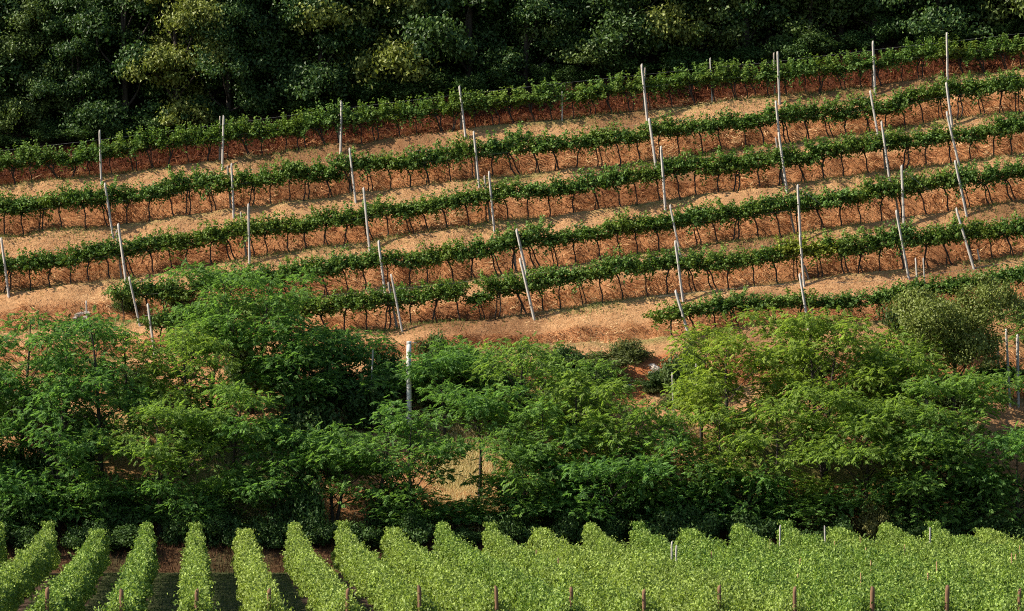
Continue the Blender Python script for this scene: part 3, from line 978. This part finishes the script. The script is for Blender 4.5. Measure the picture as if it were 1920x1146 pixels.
def locust(h, w, seed, low=0.3, dense=1.0, stems=1):
    rng = np.random.default_rng(seed)
    wood = Bag()
    pads = []
    for s in range(stems):
        lean = rng.normal(0, 0.07, 2) + (0.16 * np.array([math.cos(s * 2.4), math.sin(s * 2.4)]) if stems > 1 else 0)
        n = 9
        u = np.linspace(0, 1, n)
        hh = h * rng.uniform(0.86, 0.95)
        path = np.stack([lean[0] * hh * u + 0.14 * np.sin(u * 5 + seed) * u, lean[1] * hh * u + 0.12 * np.cos(u * 4 + seed) * u, hh * u - 0.25], -1)
        r0 = 0.045 + 0.010 * h
        wood.add(*tube_arrays(path, r0 * (1.12 - 0.95 * u), 7))
        nl = int(rng.integers(22, 29) * (1 if stems == 1 else 0.7))
        for q in range(nl):
            f = low + (0.97 - low) * (q + rng.uniform(0, 1)) / nl
            b = np.array([np.interp(f, u, path[:, j]) for j in range(3)])
            prof = (math.sin(min(1, (f - low) / (1 - low) * 0.85 + 0.22) * math.pi) ** 0.6)
            ln = max(0.5, 0.5 * w * prof * rng.uniform(0.55, 1.08))
            az = q * 2.4 + rng.normal(0, 0.5)
            rise = rng.uniform(0.1, 1.15) * ln
            e = b + np.array([math.cos(az) * ln, math.sin(az) * ln, rise])
            e[2] = min(e[2], h * 0.96)
            lp = limb(b, e, rng, 0.10)
            rl = max(0.012, r0 * 0.42 * (1.1 - f))
            wood.add(*tube_arrays(lp, rl * np.linspace(1, 0.35, 6), 5))
            pr = rng.uniform(0.36, 0.72) * (0.55 + 0.08 * w)
            pads.append((e, pr))
            if ln > 1.3:
                pads.append((lp[3] + rng.normal(0, 0.25, 3) + np.array([0, 0, 0.15]), pr * 0.85))
                for z in range(2):
                    e2 = lp[4] + unit(np.array([math.cos(az + (1 if z else -1) * 0.8), math.sin(az + (1 if z else -1) * 0.8), 0.25])) * rng.uniform(0.5, 1.0)
                    wood.add(*tube_arrays(limb(lp[3], e2, rng, 0.05, 4), rl * np.linspace(0.6, 0.25, 4), 4))
                    pads.append((e2, pr * 0.8))
        pads.append((path[-1], 0.55))
    P_, O_ = [], []
    for c, pr in pads:
        m = max(9, int(43 * dense * (pr / 0.7) ** 2))
        v = rand_unit(rng, m)
        v[:, 2] = np.abs(v[:, 2]) * 0.9 - 0.25
        pos = c + v * np.array([pr, pr, pr * 0.8]) * rng.uniform(0.55, 1.0, m)[:, None] ** 0.7
        o = v * np.array([1, 1, 0.5]) + rng.normal(0, 0.3, (m, 3)) + np.array([0, 0, -0.15])
        P_.append(pos)
        O_.append(o)
        pos += rng.normal(0, 0.16, pos.shape) + (v * np.array([1, 1, 0.2]) * (rng.random((m, 1)) < 0.25) * rng.uniform(0.1, 0.5, (m, 1)))
    crown = place_sprays(np.concatenate(P_), np.concatenate(O_), rng, 0.60)
    return wood.mesh("locust_trunk", True), crown.mesh("locust_crown")


def broadleaf(h, w, seed, low=0.05, leaf=0.21, clumps=62, per=230):
    rng = np.random.default_rng(seed)
    wood = Bag()
    u = np.linspace(0, 1, 8)
    path = np.stack([0.25 * np.sin(u * 3 + seed) * u, 0.2 * np.cos(u * 3.3 + seed) * u, h * 0.9 * u - 0.3], -1)
    r0 = 0.06 + 0.012 * h
    wood.add(*tube_arrays(path, r0 * (1.1 - 0.9 * u), 7))
    pos, nr = [], []
    # a few big lobes, each made of clumps
    lobes = []
    for q in range(11):
        f = low + 0.1 + (0.88 - low) * (q + rng.uniform(0.1, 0.9)) / 11
        prof = math.sin(min(1.0, (f - low) * 0.72 + 0.28) * math.pi) ** 0.6
        az = q * 2.4 + rng.normal(0, 0.4)
        rad = w * 0.5 * prof * rng.uniform(0.35, 0.72)
        lobes.append((np.array([math.cos(az) * rad, math.sin(az) * rad, f * h]), w * rng.uniform(0.17, 0.27)))
    for c, lr in lobes:
        f = min(c[2] / h * 0.9, 0.85)
        b = np.array([np.interp(max(0.1, f - 0.12), u, path[:, j]) for j in range(3)])
        wood.add(*tube_arrays(limb(b, c, rng, 0.05), r0 * 0.4 * np.linspace(1, 0.3, 6), 5))
    for q in range(clumps):
        c, lr = lobes[rng.integers(len(lobes))]
        d = rand_unit(rng, 1)[0]
        d[2] = abs(d[2]) - 0.35
        cc = c + d * lr * rng.uniform(0.6, 1.05)
        cr = lr * rng.uniform(0.26, 0.5)
        m = per
        v = rand_unit(rng, m)
        pos.append(cc + v * np.array([cr * 1.25, cr * 1.25, cr * 0.85]) * np.abs(rng.normal(0.55, 0.42, m))[:, None])
        nr.append(unit(v * 0.9 + np.array([0, 0, 0.55]) + rng.normal(0, 0.45, (m, 3))))
    pos, nr = np.concatenate(pos), np.concatenate(nr)
    keep = pos[:, 2] > 0.1
    pos, nr = pos[keep], nr[keep]
    m = len(pos)
    ax = unit(np.cross(nr, rand_unit(rng, m)) + np.array([0, 0, -0.35]))
    V, Fc = leaf_arrays(pos, ax, nr, rng.uniform(0.7, 1.25, m) * leaf, rng.uniform(0.45, 0.8, m) * leaf)
    r = np.clip(rng.normal(0.42, 0.26, m), 0, 1)
    return wood.mesh("wood_trunk", True), mesh_from("wood_crown", V, Fc, {"rnd": np.repeat(r, 4)})


# black locust belt: px of the crown's middle, py of its top, width px, depth, tint 0 green .. 1 yellow, low end of the crown, density, stems, look
LOCUSTS = [
    (40, 572, 250, 181.5, 0.05, 0.25, 1.0, 1, "dark green feathery locust, tall, at the shaded end of the tree belt"),
    (198, 560, 190, 180.0, 0.02, 0.34, 0.75, 1, "slender locust with a bare dark trunk forked above a thin crown"),
    (345, 615, 200, 182.5, 0.40, 0.35, 0.8, 1, "thin crowned yellowish locust in front of the lowest vines of the fifth row"),
    (470, 515, 260, 187.0, 0.10, 0.22, 1.0, 2, "tallest locust of the belt, covering the start of the fourth terrace row"),
    (300, 745, 260, 177.6, 0.30, 0.22, 1.0, 1, "mid-height bright green locust with layered sprays below the yellowish thin one"),
    (430, 700, 210, 178.8, 0.22, 0.3, 1.0, 1, "locust with golden tipped sprays under the tallest locust"),
    (110, 690, 240, 178.2, 0.04, 0.2, 1.1, 1, "dense dark green locust beside the slender bare trunked one"),
    (560, 650, 190, 185.5, 0.06, 0.25, 1.0, 2, "twin stemmed deep green locust below the fifth row's bank"),
    (640, 640, 150, 188.0, 0.02, 0.3, 0.9, 1, "dull green locust rising just before the grey concrete pole"),
    (625, 800, 190, 177.4, 0.10, 0.3, 0.9, 2, "low locust with several thin dark stems above a pale grass gap"),
    (765, 765, 220, 176.8, 0.10, 0.2, 1.1, 1, "green locust with flat layered sprays standing below the concrete pole"),
    (835, 680, 170, 185.0, 0.03, 0.5, 0.9, 1, "deep green locust between the concrete pole and the sparse brownish one"),
    (970, 606, 150, 181.5, 0.30, 0.45, 0.55, 1, "sparse brownish locust with thin top reaching the pale grass bank"),
    (1075, 690, 200, 180.0, 0.40, 0.25, 1.05, 1, "bright yellow green locust below the wide grassy bank"),
    (985, 835, 170, 176.6, 0.15, 0.3, 0.9, 1, "small locust with one glowing spray beside the bright grass gap"),
    (1195, 755, 170, 179.0, 0.28, 0.25, 1.0, 1, "round green locust just below the red earth patch"),
    (1120, 880, 240, 176.4, 0.02, 0.25, 0.9, 2, "low bluish green locust with spreading sprays behind the vine tips"),
    (1370, 600, 230, 181.0, 0.62, 0.35, 1.0, 1, "yellow green locust with visible bare limbs beside the pale grass clearing"),
    (1545, 588, 300, 182.0, 0.50, 0.25, 1.05, 2, "broad yellow green locust in front of the lowest vines"),
    (1700, 632, 250, 182.0, 0.42, 0.25, 1.0, 1, "yellowish locust next to the slim stake below the sixth row"),
    (1450, 735, 270, 178.0, 0.42, 0.25, 1.1, 1, "wide locust with bright flat sprays over a deep dark hollow"),
    (1620, 745, 300, 177.6, 0.36, 0.28, 1.05, 1, "wide locust with long bright drooping sprays above hanging brown leaves"),
    (1790, 715, 260, 179.0, 0.22, 0.25, 1.1, 1, "green locust between the slim stake and the concrete post"),
    (1905, 800, 210, 177.2, 0.02, 0.15, 1.2, 1, "very dark locust at the downhill end under the concrete post"),
    (1925, 580, 80, 190.5, 0.12, 0.4, 0.9, 1, "small bluish locust beside the two slim end posts"),
    (1270, 790, 140, 177.2, 0.12, 0.3, 1.0, 1, "narrow dark locust at the edge of the pale grass clearing"),
    (520, 770, 170, 177.0, 0.04, 0.2, 1.0, 1, "dark locust with hanging lower branches next to the thin stemmed one"),
    (900, 735, 190, 180.5, 0.05, 0.55, 0.8, 1, "shady locust whose branches frame the bright grass gap"),
    (-60, 640, 240, 179.0, 0.05, 0.2, 1.0, 1, "shaded locust at the outer edge of the belt"),
    (2070, 650, 240, 180.0, 0.1, 0.2, 1.0, 1, "locust just beyond the concrete post at the edge of the belt"),
]
LOCUSTS += [
    (125, 590, 170, 183.0, 0.03, 0.3, 0.9, 1, "green locust between the tall shaded one and the slender bare trunked one"),
    (255, 600, 150, 184.0, 0.12, 0.3, 0.8, 1, "thin locust close to the first posts of the fourth and fifth terrace rows"),
    (395, 560, 170, 185.0, 0.15, 0.3, 0.8, 1, "slim locust leaning over the start of the fourth terrace row"),
    (545, 575, 150, 185.0, 0.05, 0.3, 0.85, 1, "slim dark locust in front of the gap between fourth and fifth rows"),
    (692, 725, 110, 177.6, 0.05, 0.3, 0.9, 1, "narrow dark locust on the sunny side of the concrete pole"),
    (1030, 740, 150, 178.3, 0.15, 0.3, 0.9, 1, "upright locust beneath the sparse brownish one"),
    (1312, 640, 120, 183.5, 0.45, 0.35, 0.8, 1, "thin yellowish locust below the first post of the sixth row"),
    (1640, 610, 180, 183.5, 0.35, 0.3, 0.9, 1, "upright yellow green locust just below the sixth row"),
    (1350, 760, 150, 178.0, 0.45, 0.3, 0.9, 1, "small yellowish locust with forked trunk by the clearing"),
    (1720, 800, 190, 176.9, 0.15, 0.2, 1.0, 1, "low green locust in front of the wide ones with drooping sprays"),
]
LOCUSTS += [
    (848, 650, 110, 187.5, 0.12, 0.25, 0.9, 1, "slim upright locust just right of the concrete pole reaching the grassy bank"),
    (910, 655, 130, 186.0, 0.08, 0.25, 0.9, 1, "slim green locust close beside the sparse brownish one"),
    (1030, 650, 130, 186.0, 0.25, 0.25, 0.9, 1, "slim locust on the uphill side of the sparse brownish one"),
    (1120, 672, 120, 184.5, 0.22, 0.25, 0.9, 1, "slim bright locust between the yellow green one and the red earth"),
    (705, 685, 100, 186.0, 0.04, 0.2, 0.9, 1, "narrow upright dark locust close to the pole on its downhill side"),
    (-230, 640, 260, 180.0, 0.05, 0.2, 0.9, 1, "locust standing past the shaded end of the belt"),
    (2260, 650, 260, 180.0, 0.1, 0.2, 0.9, 1, "locust standing past the uphill end of the belt"),
]
N_MAIN = len(LOCUSTS)
YOUNG = []
for q, (px, py) in enumerate([(20, 905), (85, 930), (160, 890), (255, 925), (350, 915), (440, 905), (852, 950), (945, 905), (780, 930), (1010, 945),
                              (1090, 925), (1210, 900), (1290, 925), (1390, 900), (1500, 935), (1610, 915), (1720, 925), (1830, 900)]):
    LOCUSTS.append((px, py, 150, 177.0 + 0.45 * (q % 4), 0.0 + 0.05 * (q % 3), 0.12, 0.8, 1,
                    f"young low locust in the shade behind the lower vines, {ORD[q + 1]} counted along the belt"))
for s, (px, py, wpx, Y, tint, low, dens, st, lab) in enumerate(LOCUSTS):
    top = P(px, py, Y)
    zb = float(hill(top.x, Y))
    hh, ww = top.z - zb + 0.35, wpx * Y / F * (0.92 if s < N_MAIN else 1.0)
    if s < N_MAIN:
        tr, cr = locust(hh, ww, 500 + s, low, dens, st)
        sc, rz = (1, 1, 1), 0
    else:
        if len(YOUNG) < 4:
            YOUNG.append(locust(3.2, 4.2, 560 + s, low, dens, st))
        (tr, cr), sc, rz = YOUNG[s % 4 if len(YOUNG) == 4 else -1], (ww / 4.2, ww / 4.2, max(hh, 1.6) / 3.2), s * 1.3
    o = thing("locust_tree", lab, "tree", (top.x, Y, zb), "feathery locust trees between the two vineyards", (0, 0, rz), sc)
    link("trunk", tr, M["bark"], o)
    link("crown", cr, M["locust"], o)["tint"] = tint

# the dense rounder tree in front of the right end of the lower terraces
for (px, py, wpx, Y, tint, lab) in [(1785, 505, 235, 185.5, 0.6, "rounded olive green tree hiding the upper end of the sixth terrace row")]:
    top = P(px, py, Y)
    zb = float(hill(top.x, Y))
    tr, cr = broadleaf((top.z - zb) * 0.86, wpx * Y / F * 1.0, 741, 0.45, 0.15, 260, 130)
    o = thing("broadleaf_tree", lab, "tree", (top.x, Y, zb))
    link("trunk", tr, M["bark"], o)
    link("crown", cr, M["oak"], o)["tint"] = tint

# the wood above the top row
WT = [broadleaf(10.0, 7.0, 600 + s, -0.08, 0.195, 200, 150) for s in range(6)]
rng = np.random.default_rng(23)
front_px = [-50, 55, 150, 235, 330, 430, 520, 600, 690, 790, 880, 985, 1085, 1180, 1290, 1400, 1520, 1640, 1760, 1880, 1985]
used = set()
for q, px in enumerate(front_px):
    Y = 219.0 + rng.uniform(-0.7, 1.2)
    x = P(px, 100, Y).x
    tint = float(np.clip(rng.normal(0.06, 0.16), 0, 0.45))
    if px in (690, 330, 1290):
        tint = 0.75  # yellow leaf tint paints the sun onto these three crowns
    sc = rng.uniform(0.85, 1.4)
    np_ = int(np.argmin([abs(x - m) for m in main_posts[1]])) + 1
    side = "right behind" if np_ not in used else "uphill of"
    used.add(np_)
    tone = "yellowish sunlit" if tint > 0.4 else "dark green" if q % 2 else "deep green shaded"
    o = thing("woodland_tree", f"{tone} tree at the wood's edge, {ORD[q + 1]} along it counting uphill", "tree",
              (x, Y, float(hill(x, Y)) - 0.1), "trees along the edge of the dark wood", (0, 0, rng.uniform(0, 6.28)), (sc, sc, sc * rng.uniform(0.92, 1.12)))
    tr, cr = WT[q % 6]
    link("trunk", tr, M["bark"], o)
    link("crown", cr, M["oak"], o)["tint"] = tint
for Y0, sp, off in ((221.6, 4.3, 0.7), (225.5, 4.6, 2.6), (230.0, 4.9, 1.1), (235.0, 5.2, 0.4), (241.0, 5.6, 2.2)):
    for x in np.arange(-41 + off, 42, sp):
        Y = Y0 + rng.uniform(-1, 1)
        xx = x + rng.uniform(-0.8, 0.8)
        sc = rng.uniform(0.9, 1.5)
        o = thing("woodland_tree", "dark green tree deeper in the wood, behind the trees of its edge", "tree", (xx, Y, float(hill(xx, Y)) - 0.1),
                  "trees deeper in the dark wood", (0, 0, rng.uniform(0, 6.28)), (sc, sc, sc))
        tr, cr = WT[rng.integers(6)]
        link("trunk", tr, M["bark"], o)
        link("crown", cr, M["oak"], o)["tint"] = float(np.clip(rng.normal(0.05, 0.14), 0, 0.5))


# ------------------------------------------------------------------ shrubs and undergrowth of the belt
def shrub_mesh(seed, leaf=0.15):
    rng = np.random.default_rng(seed)
    wood = Bag()
    pos, nr = [], []
    for q in range(16):
        az, el = rng.uniform(0, 6.28), rng.uniform(0.35, 1.45)
        ln = rng.uniform(0.55, 1.05)
        e = np.array([math.cos(az) * math.cos(el) * ln, math.sin(az) * math.cos(el) * ln, math.sin(el) * ln])
        pth = limb(np.array([rng.normal(0, 0.08), rng.normal(0, 0.08), -0.05]), e, rng, 0.1, 5)
        wood.add(*tube_arrays(pth, np.linspace(0.022, 0.007, 5), 4))
        for c, cr in ((pth[-1], 0.30), (pth[3], 0.26), (pth[2], 0.2)):
            m = 130
            v = rand_unit(rng, m)
            pos.append(c + v * cr * rng.uniform(0.4, 1.1, m)[:, None] * np.array([1, 1, 0.8]))
            nr.append(unit(v + np.array([0, 0, 0.6]) + rng.normal(0, 0.5, (m, 3))))
    pos, nr = np.concatenate(pos), np.concatenate(nr)
    pos[:, 2] = np.maximum(pos[:, 2], 0.02)
    m = len(pos)
    ax = unit(np.cross(nr, rand_unit(rng, m)) + np.array([0, 0, -0.3]))
    V, Fc = leaf_arrays(pos, ax, nr, rng.uniform(0.7, 1.3, m) * leaf * 0.62, rng.uniform(0.5, 0.9, m) * leaf * 0.5)
    return wood.mesh("shrub_stem", True), mesh_from("shrub_foliage", V, Fc, {"rnd": np.repeat(np.clip(rng.normal(0.45, 0.27, m), 0, 1), 4)})


ST = [shrub_mesh(800 + s) for s in range(6)]
rng = np.random.default_rng(31)
SHRUBS = []


def row_tip(px):
    k = (P(px, 985, ROW_FAR).x - VX * ROW_FAR) / SP
    return k


for k in range(-5, 17):                                   # dark undergrowth behind the lower rows, in the gaps and behind the tips
    for part_, dk in (("gap", 0.5), ("tip", 0.0)):
        if part_ == "tip" and (k % 2 or k in (5, 6)) and k < 11:
            continue
        x = row_x(k + dk, ROW_FAR) + rng.uniform(-0.4, 0.4)
        px = 960 + x / ROW_FAR * F
        brown = 1480 < px < 1770 and part_ == "tip"
        Y = rng.uniform(175.2, 176.4) if part_ == "gap" else rng.uniform(176.8, 178.6)
        h = rng.uniform(1.2, 2.1) if part_ == "gap" else rng.uniform(1.8, 3.4)
        if 820 < px < 950:
            h *= 0.45
        w = rng.uniform(2.4, 3.6)
        rel = "end-on row" if k == 0 else f"row {ORD[abs(k)]} {'right' if k > 0 else 'left'} of the end-on one"
        look = "brown leaved" if brown else "dark leafy"
        lab = f"{look} shrub behind the tip of the {rel}" if part_ == "tip" else f"low shrub beyond the gap after the {rel}"
        SHRUBS.append((x, Y, h, w, 0.9 if brown else 0.05, lab, "shaded shrubs behind the lower vine rows"))
for (px, py, hpx, wpx, tint, lab) in [
        (720, 700, 60, 100, 0.02, "dark upright shrub beside the concrete pole on its sunny side"), (820, 655, 60, 95, 0.25, "bright leafy shrub reaching up the bank beside the concrete pole"),
        (818, 700, 50, 90, 0.3, "bright shrub at the foot of the concrete pole"), (1110, 674, 34, 170, 0.5, "wide dark shrub below the wide grassy bank"),
        (1172, 660, 36, 90, 0.5, "dark creeper covered shrub just above the red earth patch"), (1130, 705, 45, 90, 0.3, "dark shrub on the sunny side of the red earth"),
        (1060, 680, 50, 120, 0.1, "green shrub behind the top of the bright yellow green locust"), (900, 680, 50, 120, 0.15, "green shrub before the sparse brownish locust"),
        (1285, 690, 70, 110, 0.25, "shrub beside the short stake under the red earth"), (1262, 748, 30, 60, 0.4, "yellow leaved shrub at the foot of the red earth"),
        (700, 760, 80, 150, 0.05, "dark shrub below the dark upright one near the pole"), (620, 720, 70, 140, 0.1, "shrub at the foot of the dull green locust"),
        (450, 690, 70, 130, 0.2, "shrub under the golden tipped locust"), (250, 720, 60, 140, 0.15, "shrub between the bare trunked locust and the bright layered one"),
        (330, 560, 40, 60, 0.3, "bushy sapling before the first vines of the fourth row"), (240, 570, 30, 60, 0.25, "leafy shoots beside the first post of the fourth row"),
        (860, 740, 70, 150, 0.2, "pale green shrub between the pole and the bright grass gap"), (950, 750, 70, 150, 0.12, "shrub under the sparse brownish locust"),
        (1060, 770, 70, 150, 0.2, "shrub in the shade of the bright yellow green locust"), (560, 800, 80, 160, 0.1, "shrub beside the low locust with several thin stems"),
        (400, 800, 70, 150, 0.2, "shrub at the foot of the bright layered locust"), (150, 800, 70, 150, 0.1, "shrub at the foot of the dense dark locust"),
        (35, 880, 90, 200, 0.05, "dark spreading shrub on the shaded slope under the outermost locust"), (120, 860, 80, 160, 0.08, "dark shrub behind the dense dark locust's trunk"),
                        (40, 760, 80, 150, 0.1, "shrub at the shaded end of the belt"), (1500, 690, 70, 160, 0.3, "shrub under the broad yellow green locust"),
        (1650, 700, 70, 160, 0.2, "shrub below the sixth row's last vines"), (1720, 600, 60, 140, 0.2, "shrub at the foot of the rounded olive tree"),
        (1800, 745, 40, 100, 0.2, "shrub just before the lowest terrace row")]:
    p = hit(px, py + hpx * 0.6)
    SHRUBS.append((p.x, p.y, hpx * p.y / F * 1.25, wpx * p.y / F, tint, lab, "green shrubs on the slope below the terraces"))
for q, px in enumerate(range(-40, 1990, 66)):               # low bushes at the very edge of the wood
    Y = rng.uniform(217.4, 218.6)
    x = P(px, 200, Y).x
    q1 = int(np.sum(np.array(main_posts[1]) <= x))
    SHRUBS.append((x, Y, rng.uniform(0.8, 1.9), rng.uniform(2.6, 4.6), float(rng.uniform(0, 0.1)),
                   f"low shaded bush at the foot of the wood, {ORD[q + 1]} counting uphill", "bushes at the foot of the wood"))
for q in range(46):
    px, Y = rng.uniform(560, 1330), rng.uniform(182.5, 190.2)
    if 760 < px < 960:
        Y = rng.uniform(187.5, 190.5)
    SHRUBS.append((P(px, 700, Y).x, Y, rng.uniform(0.45, 1.25), rng.uniform(1.0, 2.6), float(rng.uniform(0.05, 0.6)),
                   "low weedy bush on the slope between the grassy bank and the locust trees", "weedy bushes at the foot of the grassy bank"))
for (x, Y, h, w, tint, lab, grp) in SHRUBS:
    o = thing("shrub", lab, "shrub", (x, Y, float(hill(x, Y)) - 0.05), grp, (0, 0, rng.uniform(0, 6.28)), (w * 0.55, w * 0.5, h * 0.9))
    tr, fo = ST[rng.integers(6)]
    link("stem", tr, M["bark"], o)
    link("foliage", fo, M["shrub"], o)["tint"] = float(tint)

# ------------------------------------------------------------------ concrete pole, stakes in the belt, rocks
Yp = 184.5
pt = P(767, 640, Yp)
zb = float(hill(pt.x, Yp))
H = pt.z - zb
pole = thing("concrete_pole", "thick pale grey concrete pole with flaking dark spots above the bushes", "pole", (pt.x, Yp, zb))
zz = np.linspace(-0.4, H - 0.12, 12)
V, Fc = tube_arrays(np.stack([0.01 * np.sin(zz), 0 * zz, zz], -1), np.linspace(0.142, 0.125, 12), 14)
link("shaft", mesh_from("pole_shaft", V, Fc, smooth=True), M["pole"], pole)
V, Fc = tube_arrays(np.array([(0, 0, H - 0.125), (0, 0, H - 0.10), (0, 0, H - 0.02), (0, 0, H)]), np.array([0.13, 0.142, 0.140, 0.118]), 14)
link("cap", mesh_from("pole_cap", V, Fc), M["pole"], pole)
V, Fc = tube_arrays(np.array([(0.10, 0, H - 0.12), (0.25, 0, H - 0.06), (0.42, 0.0, H - 0.09)]), np.full(3, 0.018), 6)
link("bracket", mesh_from("pole_bracket", V, Fc), M["wire"], pole)
rng = np.random.default_rng(41)
for (a, b, Y, lab) in [((699, 656), (695, 690), 186.0, "short leaning white stake in the grass near the concrete pole"), ((1260, 700), (1265, 730), 185.0, "short pale stake below the red earth patch"),
                       ((1305, 676), (1309, 700), 186.0, "short white stake among the yellow green locust leaves"), ((1160, 800), (1162, 830), 180.0, "weathered stub of a stake under the round green locust"),
                       ((162, 565), (165, 600), 199.0, "grey stake on the brown bank beside the pale stones")]:
    p0, p1 = P(*b, Y), P(*a, Y)
    p0.z = float(hill(p0.x, Y))
    ax = p1 - p0
    o = link("wooden_stake", post_mesh("wooden_stake", max(ax.length, 0.8), 0.055, rng), M["pale_wood"], label=lab, category="stake")
    o.location, o.rotation_euler = p0, ax.to_track_quat('Z', 'Y').to_euler()


def rock_mesh(seed):
    rng = np.random.default_rng(seed)
    import bmesh
    bm = bmesh.new()
    bmesh.ops.create_icosphere(bm, subdivisions=3, radius=1.0)
    co = np.array([v.co[:] for v in bm.verts])
    d = unit(co)
    r = np.ones(len(d))
    for q in range(14):
        nq, c = rand_unit(rng, 1)[0], rng.uniform(0.45, 0.8)
        pr = d @ nq
        r = np.where(pr * r > c, c / np.maximum(pr, 1e-3), r)
    r += 0.12 * (vnoise(d[:, 0] * 4 + d[:, 2] * 3, d[:, 1] * 4, seed) - 0.5)
    for v, q in zip(bm.verts, d * r[:, None]):
        v.co = q
    me = bpy.data.meshes.new("rock")
    bm.to_mesh(me)
    bm.free()
    return me


for q, (px, py, s, lab) in enumerate([
        (1228, 694, 0.42, "largest pale rock jutting from the red earth patch"), (1221, 704, 0.22, "pale rock at the edge of the red earth, under the largest one"),
        (1229, 712, 0.36, "grey rock in the red earth below the largest pale rock"), (1184, 716, 0.2, "small pale rock on the far side of the red earth patch"),
        (1177, 728, 0.22, "pale stone at the foot of the red earth patch"), (1250, 696, 0.16, "small stone beside the leaves above the red earth"),
        (150, 592, 0.34, "largest whitish stone in the gully of the brown bank"), (160, 600, 0.28, "whitish stone just below the largest one on the brown bank"),
        (140, 600, 0.24, "small whitish stone on the sunny side of the gully stones"), (164, 588, 0.22, "whitish stone above the other gully stones"), (152, 612, 0.26, "lowest whitish stone in the gully of the brown bank")]):
    p = hit(px, py)
    o = link("rock", rock_mesh(950 + q), M["rock"], label=lab, category="rock")
    o.location = p + Vector((0, -0.05, 0.06 * s))
    rng = np.random.default_rng(q)
    o.scale = (s * rng.uniform(0.9, 1.3), s * rng.uniform(0.8, 1.1), s * rng.uniform(0.6, 0.85))
    o.rotation_euler = (rng.uniform(-0.4, 0.4), rng.uniform(-0.4, 0.4), rng.uniform(0, 6))
